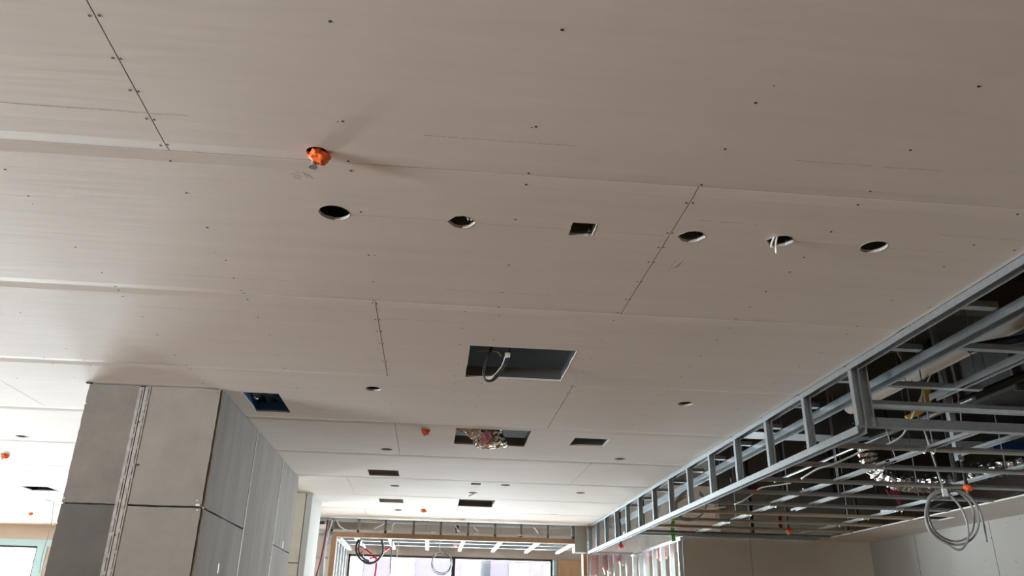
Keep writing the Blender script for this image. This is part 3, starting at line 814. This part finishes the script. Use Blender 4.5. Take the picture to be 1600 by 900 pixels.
b.add(P3 + [p + Vector((0, 0.004, 0)) for p in P3], [tuple(range(N)), tuple(range(N, 2 * N))[::-1]] + [(i, (i + 1) % N, (i + 1) % N + N, i + N) for i in range(N)])
b.build('green_tape', M['green'], label='bright green tape strip hanging at the near end of the bright partition', cat='tape')

# ------------------------------------------------------------------ sprinklers
def sprinkler(p, label, drop=1.0, capm='orange', body='zincw', group='orange-capped fire sprinklers', r=0.026, hang=0.0):
    t_ = thing('fire_sprinkler', label, 'sprinkler', group)
    t_.location = p
    random.seed(int(p[0] * 1000) + 5)
    bm = bmesh.new()
    bmesh.ops.create_icosphere(bm, subdivisions=4, radius=r)
    off = Vector((p[0], p[1], 0)) * 3
    for v in bm.verts:
        n_ = noise.noise(v.co * 60 + off) * 0.30 + noise.noise(v.co * 140 + off) * 0.14
        v.co *= 1 + n_
        if v.co.x > r * .4: v.co.x += (v.co.x - r * .4) * 0.9; v.co.z -= 0.006
        v.co.z -= 0.022 + hang
    me = bpy.data.meshes.new('cap'); bm.to_mesh(me); bm.free()
    me.materials.append(M[capm])
    me.polygons.foreach_set('use_smooth', [True] * len(me.polygons))
    o = bpy.data.objects.new('cap', me); C.objects.link(o); o.parent = t_
    b = MB()
    b.tube([(-r * .3, 0, -0.046 - hang), (-r * .3, 0, -0.062 - hang)], 0.007, 8)
    b.disc((-r * .3, 0, -0.066 - hang), 0.014, 0.003, 10)
    b.build('deflector', M['zinc'], t_)
    MB().tube([(0, 0, -hang + 0.002), (0, 0, drop)], 0.013 if hang == 0 else 0.02, 10).build('drop_pipe', M['black'], t_)
    return t_
labs = ['orange-capped sprinkler nearest the camera, upper left of the ceiling', 'orange-capped sprinkler left of the silver duct in its opening',
        'orange-capped sprinkler in the last board row before the header', 'orange-capped sprinkler at the left border of the photo',
        'farthest orange-capped sprinkler, left of the wide column']
for (u, v), lb in zip(SPR, labs):
    p = at(u, v, z=ZC)
    sprinkler((p.x, p.y, ZC + 0.012), lb)
sprinkler(at(1232, 826, z=2.66), 'orange-capped sprinkler on a black drop above the grey rear wall', 1.34, group='sprinklers on black drops')
sprinkler(at(1510, 757, z=2.66), 'orange-capped sprinkler beside the hanging grey cable coil', 1.34, group='sprinklers on black drops')
sprinkler(at(970, 850, z=2.66), 'pinkish-capped sprinkler below the far end of the side bulkhead', 1.3, capm='red', group='sprinklers on black drops')
sprinkler(at(712, 848, y=13.2), 'copper-coloured capped sprinkler beyond the timber head', 1.1, capm='copper', group='sprinklers on black drops')

# ------------------------------------------------------------------ services in the cut-outs
# cables in the big square opening
t_ = thing('cable_bundle', 'looped black and white cables hanging in the largest square ceiling opening', 'cables')
Pp = lambda u, v, y=4.2: at(u, v, y=y)
paths = [([(793, 535), (797, 552), (790, 572), (774, 592), (763, 596), (757, 590), (759, 573), (764, 556), (768, 538)], 'blackc', 0.0045),
         ([(797, 535), (795, 556), (785, 576), (770, 592), (760, 594), (755, 584), (757, 571), (763, 555), (772, 538)], 'blackc', 0.0045),
         ([(795, 555), (788, 573), (775, 588), (764, 593)], 'white', 0.003), ([(790, 556), (784, 572), (772, 586), (762, 591)], 'white', 0.003)]
for pts, m_, r_ in paths:
    MB().tube(bez([Pp(u, v) for u, v in pts], 6), r_, 8).build('cable', M[m_], t_, smooth=True)
MB().tube(bez([Pp(745, 549), Pp(760, 548), Pp(777, 550), Pp(783, 557)], 6), 0.002, 6).build('cable', M['copper'], t_)
p = Pp(793, 555)
MB().box(p.x - .014, p.x + .014, p.y - .006, p.y + .006, p.z - .014, p.z + .014).build('tag', M['white'], t_)
# foil duct end in the second square opening
t_ = thing('flexible_duct', 'crumpled silver flexible duct poking down out of a square ceiling opening', 'duct')
path = bez([(-0.5, 6.6, 3.35), (0.0, 6.45, 3.26), (0.22, 6.34, 3.16), (0.35, 6.26, 3.06), (0.40, 6.22, 2.965)], 9)
random.seed(3)
b = MB().tube(path, 0.12, 40, rf=lambda s_, i: (0.118 if i % 2 else 0.108), jit=0.06)
# torn lip with a ragged, lower front
lip = []
for k in range(40):
    a_ = 2 * math.pi * k / 40
    lip.append((0.405 + 0.12 * math.cos(a_), 6.21 + 0.10 * math.sin(a_), 2.935 + random.uniform(-.02, .012)))
b.tube(lip + lip[:2], 0.014, 8, jit=0.35)
b.build('duct_sleeve', M['foil'], t_)
random.seed(8)
bm = bmesh.new()
bmesh.ops.create_icosphere(bm, subdivisions=4, radius=0.115)
for v in bm.verts:
    n_ = noise.noise(v.co * 22) * 0.22 + noise.noise(v.co * 55) * 0.12
    v.co = v.co * (1 + n_)
    v.co.z *= 0.75
    v.co += Vector((0.40, 6.22, 2.985))
me = bpy.data.meshes.new('crumpled_end'); bm.to_mesh(me); bm.free()
me.materials.append(M['foil'])
o = bpy.data.objects.new('crumpled_end', me); C.objects.link(o); o.parent = t_
p0 = at(762, 683, y=6.10)
bm = bmesh.new()
bmesh.ops.create_icosphere(bm, subdivisions=3, radius=0.05)
for v in bm.verts:
    v.co = v.co * (1 + noise.noise(v.co * 40) * 0.5)
    v.co.y *= 0.35
    v.co += p0
me = bpy.data.meshes.new('pink_lining'); bm.to_mesh(me); bm.free()
me.materials.append(M['lining'])
o = bpy.data.objects.new('pink_lining', me); C.objects.link(o); o.parent = t_
o['label'] = 'dull pink lining showing at the duct end'
# duct spigots and ribbed pipe in the outer round holes
MB().tube(bez([(1.5, 2.66, ZC + 0.10), (1.62, 2.63, ZC + 0.06), (1.78, 2.66, ZC + 0.10)], 8), 0.012, 10, rf=lambda s_, i: 0.013 if i % 2 else 0.010).build(
    'ribbed_conduit', M['greyc'], label='grey ribbed conduit inside the right-most round ceiling hole', cat='conduit')
# back boxes
def backbox(cx, cy, rx, ry, name, label):
    t_ = thing(name, label, 'electrical box')
    b = MB()
    z0, z1 = ZC + TH + 0.002, ZC + 0.065
    b.box(cx - rx, cx + rx, cy - ry, cy - ry + 0.002, z0, z1).box(cx - rx, cx + rx, cy + ry - 0.002, cy + ry, z0, z1)
    b.box(cx - rx, cx - rx + 0.002, cy - ry, cy + ry, z0, z1).box(cx + rx - 0.002, cx + rx, cy - ry, cy + ry, z0, z1)
    b.box(cx - rx, cx + rx, cy - ry, cy + ry, z1, z1 + 0.002)
    b.build('box', M['duct'], t_)
    for sx, sy in ((-1, -1), (1, 1)):
        MB().disc((cx + sx * rx * .75, cy + sy * ry * .75, z0), 0.005, 0.01, 8).build('lug', M['zincw'], t_)
    return t_
bx_ = backbox(0.04, 2.61, 0.052, 0.05, 'electrical_box', 'round electrical box with a white wire in the second hole of the row')
for d in (0.0, 0.012):
    MB().tube(bez([(0.06 + d, 2.60, ZC + 0.06), (0.055 + d, 2.585, ZC + 0.03), (0.065 + d, 2.60, ZC + 0.005)], 6), 0.003, 6).build('wire', M['white'], bx_)
MB().tube(bez([(0.02, 2.60, ZC + 0.06), (0.03, 2.62, ZC + 0.03), (0.045, 2.60, ZC + 0.06)], 6), 0.003, 6).build('wire', M['blue'], bx_, label='blue wire')
bx_ = backbox(0.495, 2.607, 0.043, 0.05, 'electrical_box', 'square electrical box with red wires in the square hole of the row')
for d in range(3):
    MB().tube(bez([(0.46, 2.60 + d * .012, ZC + 0.05), (0.49, 2.58 + d * .014, ZC + 0.028), (0.53, 2.585 + d * .014, ZC + 0.04)], 6), 0.003, 6).build('wire', M['red'], bx_, label='red wire')
bx_ = backbox(0.915, 2.61, 0.054, 0.046, 'electrical_box', 'electrical box with a pink connector right of the slanted board joint')
MB().disc((0.925, 2.60, ZC + 0.03), 0.010, 0.02, 10).build('connector', M['pink'], bx_)
MB().tube(bez([(0.95, 2.59, ZC + 0.06), (0.955, 2.585, ZC + 0.03), (0.96, 2.60, ZC + 0.01)], 5), 0.0025, 6).build('wire', M['white'], bx_)
bx_ = backbox(1.26, 2.60, 0.054, 0.045, 'electrical_box', 'electrical box with two white wires hanging below the ceiling')
for pts in ([(1209, 372), (1206, 380), (1205, 386)], [(1214, 371), (1212, 382), (1213, 396)]):
    q = [at(u, v, y=2.575 - 0.004 * i) for i, (u, v) in enumerate(pts)]
    MB().tube(bez([q[0] + Vector((0.01, 0, 0.03))] + q, 5), 0.0042, 8).build('wire', M['white'], bx_)
MB().tube(bez([(1.23, 2.61, ZC + 0.05), (1.26, 2.59, ZC + 0.02), (1.29, 2.575, ZC + 0.05)], 5), 0.003, 6).build('wire', M['brass'], bx_)
# slivers of paper hanging under the round holes
# blue-wrapped unit above the blue opening
t_ = thing('blue_wrapped_unit', 'air unit wrapped in dark blue film above the opening beside the wide column', 'air unit')
b = MB()
random.seed(11)
z0 = ZC + 0.085
nx, ny = 8, 12
vs = [(-1.34 + 0.31 * i / nx, 5.15 + 0.55 * j / ny, z0 + random.uniform(-.02, .03)) for i in range(nx + 1) for j in range(ny + 1)]
fs = [(i * (ny + 1) + j, i * (ny + 1) + j + 1, (i + 1) * (ny + 1) + j + 1, (i + 1) * (ny + 1) + j) for i in range(nx) for j in range(ny)]
b.add(vs, fs)
b.box(-1.34, -1.03, 5.15, 5.70, z0 + 0.035, z0 + 0.4)
b.build('film', M['blue'], t_)
b = MB().box(-1.325, -1.305, 5.17, 5.66, ZC + 0.015, z0 + 0.1)
b.build('side_film', M['blue'], t_)
p = at(397, 619, z=ZC + 0.04)
MB().tube(bez([p, p + Vector((0.01, 0.02, -0.01)), p + Vector((0.015, 0.05, 0.0))], 4), 0.006, 6).build('tie', M['white'], t_)
# white cable tail from the round hole left of the openings row
MB().tube(bez([(0.42, 9.04, ZC + 0.05), (0.43, 9.02, ZC - 0.01), (0.38, 9.10, ZC - 0.03)], 5), 0.006, 6).build(
    'cable', M['greyc'], label='short cable tail hanging out of a small round hole near the far ragged opening', cat='cable')

# ------------------------------------------------------------------ services over the right-hand room
MB().tube([(3.32, -4, 3.30), (3.32, 6.0, 3.30)], 0.055, 18).build('beige_pipe', M['pipe'], smooth=True, label='large beige pipe running along beside the upper framing at right', cat='pipe')
MB().tube([(2.75, 4.3, 3.30), (2.75, 11.6, 3.30)], 0.05, 16).build('beige_pipe', M['pipe'], smooth=True, label='pale pipe seen through the studs of the side bulkhead', cat='pipe')
t_ = thing('rectangular_duct', 'galvanised rectangular duct high in the upper right corner', 'duct')
MB().box(4.27, 5.3, 4.7, 5.95, 3.32, 3.75).build('duct_body', M['duct'], t_)
for y_ in (4.7, 5.3, 5.95):
    MB().box(4.24, 5.33, y_ - .015, y_ + .015, 3.29, 3.78).build('flange', M['zinc'], t_)
MB().tube([at(1512, 545, z=3.2), at(1640, 520, z=3.2)], 0.028, 10).build('blue_pipe', M['navy'], label='dark blue pipe near the right border below the beige pipe', cat='pipe')
p, q = at(1545, 698, z=3.1), at(1640, 703, z=3.1)
MB().prof([(-.05, -.05), (.05, -.05), (.05, .05), (-.05, .05)], p, q, (0, 0, 1)).build('blue_insulated_pipe', M['navy'], label='dark blue lagged pipe at the right border under the metal duct', cat='pipe')
for k, (y0, y1, z0, z1, lb) in enumerate(((7.58, 7.88, 3.45, 3.8, 'dark duct crossing above the lower grid'), (2.4, 2.8, 3.6, 3.9, 'dark duct crossing above the upper framing'))):
    MB().box(2.4, 6.8, y0, y1, z0, z1).build('cross_duct', M['duct'], label=lb, cat='duct')
# long flexible foil duct
t_ = thing('flexible_duct', 'long silver flexible duct sagging above the lower ceiling grid at right', 'duct')
path = bez([at(1352, 690, y=7.0), at(1362, 728, y=7.0), at(1395, 750, y=7.0), at(1435, 756, y=7.0), at(1490, 752, y=6.9), at(1530, 738, y=6.8), at(1600, 722, y=6.7), at(1700, 705, y=6.6)], 10)
random.seed(5)
MB().tube(path, 0.09, 22, rf=lambda s_, i: 0.085 if i % 2 else 0.07, jit=0.07).build('duct_sleeve', M['foil'], t_)
# steel beams of the slab
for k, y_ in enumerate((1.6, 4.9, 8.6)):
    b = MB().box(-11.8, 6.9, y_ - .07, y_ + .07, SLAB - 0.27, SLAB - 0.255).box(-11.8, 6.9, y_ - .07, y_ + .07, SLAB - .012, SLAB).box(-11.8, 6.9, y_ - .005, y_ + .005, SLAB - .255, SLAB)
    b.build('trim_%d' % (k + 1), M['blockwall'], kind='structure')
# black hanger bars
def vbar(u, v0, v1, y, r, name, label, m_='black', cat='hanger bar', group=None):
    a_, c_ = at(u, v0, y=y), at(u, v1, y=y)
    MB().tube([(c_.x, y, c_.z), (c_.x, y, SLAB)], r, 8).build(name, M[m_], label=label, cat=cat, group=group)
vbar(1176, 770, 836, 9.3, 0.028, 'hanger_bar', 'black vertical bar above the grey rear wall, left of the sprinkler drop')
vbar(1305, 770, 776, 9.7, 0.02, 'hanger_bar', 'thin black bar left of the pair above the board margin')
vbar(1325, 770, 830, 9.4, 0.02, 'hanger_bar', 'black bar of the close pair above the board margin corner', group='pair of black bars')
vbar(1342, 770, 822, 9.2, 0.02, 'hanger_bar', 'second black bar of the close pair above the board margin corner', group='pair of black bars')
vbar(1372, 770, 778, 9.0, 0.02, 'hanger_bar', 'short black bar left of the maroon tape')
vbar(1500, 700, 762, 6.2, 0.035, 'hanger_bar', 'thick black bar passing in front of the silver flexible duct')
vbar(1411, 790, 806, 7.5, 0.012, 'hanger_bar', 'thin black bar just below the maroon tape')
vbar(1004, 812, 830, 10.2, 0.035, 'hanger_bar', 'black bar seen between the far studs of the side bulkhead')
# bits of tape
def tape(poly, y, m_, label, th=0.006):
    P3 = [at(u, v, y=y) for u, v in poly]; N = len(P3)
    b = MB().add(P3 + [p + Vector((0, th, 0)) for p in P3], [tuple(range(N)), tuple(range(N, 2 * N))[::-1]] + [(i, (i + 1) % N, (i + 1) % N + N, i + N) for i in range(N)])
    b.build('tape', M[m_], label=label, cat='tape')
tape([(1384, 764), (1390, 771), (1393, 764), (1403, 762), (1408, 772), (1411, 784), (1404, 787), (1399, 777), (1395, 770), (1389, 774)], 7.4, 'dkred', 'maroon tape wrapped on a channel of the lower grid')
tape([(1442, 607), (1453, 605), (1457, 624), (1450, 640), (1438, 648), (1420, 655), (1415, 650), (1432, 641), (1440, 630)], 5.2, 'yellow', 'ochre-yellow tape hanging behind the upper framing', 0.02)
tape([(1215, 808), (1221, 806), (1223, 826), (1217, 826)], 9.5, 'dkred', 'small dark red tape left of the sprinkler drop', 0.02)
tape([(1171, 758), (1185, 757), (1182, 770), (1172, 772)], 9.5, 'dkred', 'dark red clamp on the black bar above the rear wall', 0.03)
tape([(1207, 740), (1214, 732), (1216, 742), (1206, 748)], 9.5, 'dkred', 'dark red bracket under the studs of the side bulkhead', 0.03)
# white cable wandering through the void
def cable(pts, m_, r_, label, z=None, y=None, name='cable', cat='cable', par=None):
    P3 = [at(*q, z=z, y=y) for q in pts]
    return MB().tube(bez(P3, 6), r_, 8).build(name, M[m_], par, smooth=True, label=label, cat=cat)
cable([(1466, 566), (1452, 590), (1440, 618), (1430, 640), (1420, 662), (1408, 682), (1384, 695), (1352, 703), (1330, 713), (1300, 726), (1277, 733), (1252, 748)], 'white', 0.006,
      'white cable running down through the upper framing at right', y=5.0)
cable([(1236, 755), (1222, 757), (1190, 762), (1176, 772), (1160, 783), (1148, 788)], 'white', 0.006, 'white cable end curling under the side bulkhead', y=6.6)
cable([(1134, 792), (1120, 794), (1100, 797), (1088, 800)], 'white', 0.006, 'short white cable by the far cable coil', y=7.6)
cable([(1400, 541), (1403, 552), (1408, 562)], 'white', 0.003, 'thin tie wire above the main rail at right', y=4.2)
cable([(1463, 566), (1450, 585), (1437, 600), (1428, 600), (1424, 594)], 'greyc', 0.004, 'thin grey wire loop under the beige pipe', y=4.9)
cable([(1470, 572), (1478, 592), (1485, 612), (1489, 630)], 'greyc', 0.004, 'thin grey hanging wire right of the ochre tape', y=5.0)
cable([(1255, 765), (1330, 738), (1345, 731)], 'black', 0.02, 'dark pipe slanting behind the lower grid', y=8.0)
cable([(1380, 655), (1392, 694), (1400, 718)], 'greyc', 0.004, 'thin suspension wire near the silver duct', y=5.6)
cable([(1535, 790), (1560, 783), (1580, 775), (1640, 750)], 'blackc', 0.01, 'black cable lying over the board margin at right', z=2.70)
cable([(1455, 795), (1475, 786), (1500, 790), (1520, 791)], 'blackc', 0.008, 'black cable on the board margin behind the coil', z=2.70)
# grey cable coil
t_ = thing('cable_coil', 'coil of grey cable hanging in front of the right wall', 'cable coil')
cable([(1430, 640), (1444, 672), (1455, 705), (1466, 740), (1474, 764)], 'greyc', 0.008, None, y=5.7, cat=None, par=t_)
loops = [[(1478, 766), (1460, 772), (1449, 786), (1446, 808), (1452, 828), (1463, 840), (1480, 850), (1496, 859), (1506, 855), (1513, 840), (1511, 818), (1505, 800), (1496, 786), (1480, 768)],
         [(1478, 764), (1462, 768), (1451, 778), (1447, 800), (1452, 822), (1462, 836), (1475, 845), (1492, 851), (1508, 849), (1522, 838), (1529, 820), (1527, 795), (1518, 780), (1503, 769), (1484, 765)],
         [(1484, 766), (1465, 771), (1453, 782), (1450, 800), (1455, 820), (1465, 834), (1480, 843), (1495, 846), (1510, 841), (1519, 830), (1522, 812), (1520, 795), (1511, 780), (1497, 769), (1480, 766)],
         [(1482, 766), (1500, 766), (1518, 778), (1530, 796), (1537, 820), (1542, 847)]]
for k, l_ in enumerate(loops):
    cable(l_, 'greyc', 0.008, None, y=5.68 + 0.02 * k, cat=None, par=t_)
p = at(1475, 768, y=5.66)
MB().box(p.x - .018, p.x + .018, p.y - .012, p.y, p.z - .035, p.z + .02).build('tag', M['white'], t_)
# second coil behind the bulkhead studs
t_ = thing('cable_coil', 'grey cable coil behind the far studs of the side bulkhead', 'cable coil')
for k in range(3):
    d = k * 5
    cable([(1074 - d * .3, 766 + d), (1062 - d * .5, 775 + d), (1057 - d * .4, 790), (1062, 806 + d * .3), (1078, 813), (1094, 806), (1103, 792), (1102, 780), (1092, 768 + d * .5)], 'greyc', 0.01, None, y=8.0, cat=None, par=t_)
# black corrugated hose ring and red strap beyond the timber opening
t_ = thing('hose_coil', 'black ribbed hose loop hanging in the far opening', 'hose coil')
random.seed(2)
cable_pts = [at(u, v, y=12.3) for u, v in [(561, 843), (557, 852), (557, 863), (561, 871), (568, 877), (577, 880), (586, 878), (593, 872), (598, 863), (598, 852), (596, 843)]]
MB().tube(bez(cable_pts, 8), 0.018, 8, rf=lambda s_, i: 0.020 if i % 2 else 0.016, jit=0.08).build('hose', M['blackc'], t_)
MB().tube(bez([at(564, 842, y=12.3), at(561, 852, y=12.3), at(561, 863, y=12.3), at(567, 872, y=12.3), at(577, 877, y=12.3)], 6), 0.012, 8).build('hose', M['blackc'], t_)
t_ = thing('red_webbing', 'bright red webbing straps hanging in the far opening', 'strap')
for pts in ([(562, 853), (570, 858), (581, 866)], [(608, 856), (601, 861), (596, 866)], [(566, 862), (563, 865), (560, 867)], [(587, 868), (588, 880), (586, 898), (584, 905)], [(578, 873), (584, 871), (588, 872)]):
    MB().tube(bez([at(u, v, y=12.6) for u, v in pts], 4), 0.014, 6).build('strap', M['red'], t_)
t_ = thing('cable_coil', 'thin white-and-blue cable coil hanging before the far window', 'cable coil')
for k, (dx, dy) in enumerate(((0, 0), (1.5, 1.5), (-0.5, 3))):
    cable([(690 + dx, 861 + dy), (680 + dx, 864 + dy), (675 + dx, 876 + dy), (677 + dx, 888 + dy), (688 + dx, 895 + dy), (699 + dx, 892 + dy), (705 + dx, 880 + dy), (703 + dx, 868 + dy), (696 + dx, 861 + dy)],
          ['greyc', 'pblue', 'blackc'][k], 0.005, None, y=12.35, cat=None, par=t_)
cable([(688, 845), (687, 855), (688, 862)], 'white', 0.006, None, y=12.35, cat=None, par=t_)
for k, (pts, m_, lb) in enumerate([([(566, 846), (568, 862), (568, 880), (567, 892), (565, 905)], 'greyc', 'thin wire hanging below the black hose loop'),
                    ([(613, 843), (612, 858), (611, 870), (610, 885), (610, 896)], 'blackc', 'thin black wire with a weight right of the red straps'),
                    ([(623, 843), (621, 858), (620, 870), (618, 880), (616, 889)], 'greyc', 'thin grey wire in front of the far window, right of the weighted one'),
                    ([(592, 814), (600, 818), (585, 826)], 'white', 'white cable bend above the header, over the left part'),
                    ([(623, 812), (614, 820), (612, 831)], 'white', 'white cable loop above the header, left of centre'),
                    ([(831, 820), (838, 828), (841, 834)], 'white', 'white cable above the header toward its right end'),
                    ([(709, 815), (713, 824), (718, 831)], 'white', 'white cable above the header near the black pipe'),
                    ([(738, 818), (742, 825), (747, 831)], 'white', 'white cable above the header right of the black pipe')]):
    cable(pts, m_, 0.008, lb, y=12.38)
vbar(714, 810, 829, 12.6, 0.03, 'hanger_bar', 'short black pipe above the header near mid-opening')
t_ = thing('pipe_clip', 'small black curved bracket above the header, left of centre', 'bracket')
MB().tube(bez([at(659, 812, y=12.2), at(664, 817, y=12.2), at(670, 812, y=12.2)], 6), 0.014, 8).build('bracket', M['black'], t_)
MB().tube([at(659, 812, y=12.2), (at(659, 812, y=12.2).x, 12.2, SLAB)], 0.008, 6).build('rod', M['black'], t_)

# more services in the void at right
p = at(1340, 698, z=3.1)
MB().tube([(p.x, p.y - 1.6, 3.1), (p.x, p.y + 1.8, 3.1)], 0.012, 10).build('conduit', M['zincw'], smooth=True, label='bright straight conduit running away under the high pipes at right', cat='conduit')
MB().tube([(p.x + 0.26, p.y - 1.9, 3.22), (p.x + 0.26, p.y + 0.2, 3.22)], 0.03, 10).build('black_pipe', M['black'], smooth=True, label='black pipe beside the bright conduit at right', cat='pipe')
p = at(1484, 650, y=5.05)
MB().prof(cprof(0.04, 0.04), (p.x, 5.05, 2.70), (p.x, 5.05, SLAB), (1, 0, 0)).build('hanger_channel', M['zinc'], label='short upright galvanised channel hanging left of the metal duct', cat='hanger')
cable([(1484, 570), (1494, 610), (1500, 640), (1503, 668)], 'greyc', 0.004, 'thin wire beside the upright channel left of the metal duct', y=5.0)
cable([(1345, 590), (1360, 560), (1395, 548), (1440, 545)], 'black', 0.012, 'black cable crossing behind the upper framing between the ceiling edge and main rail', y=4.8)
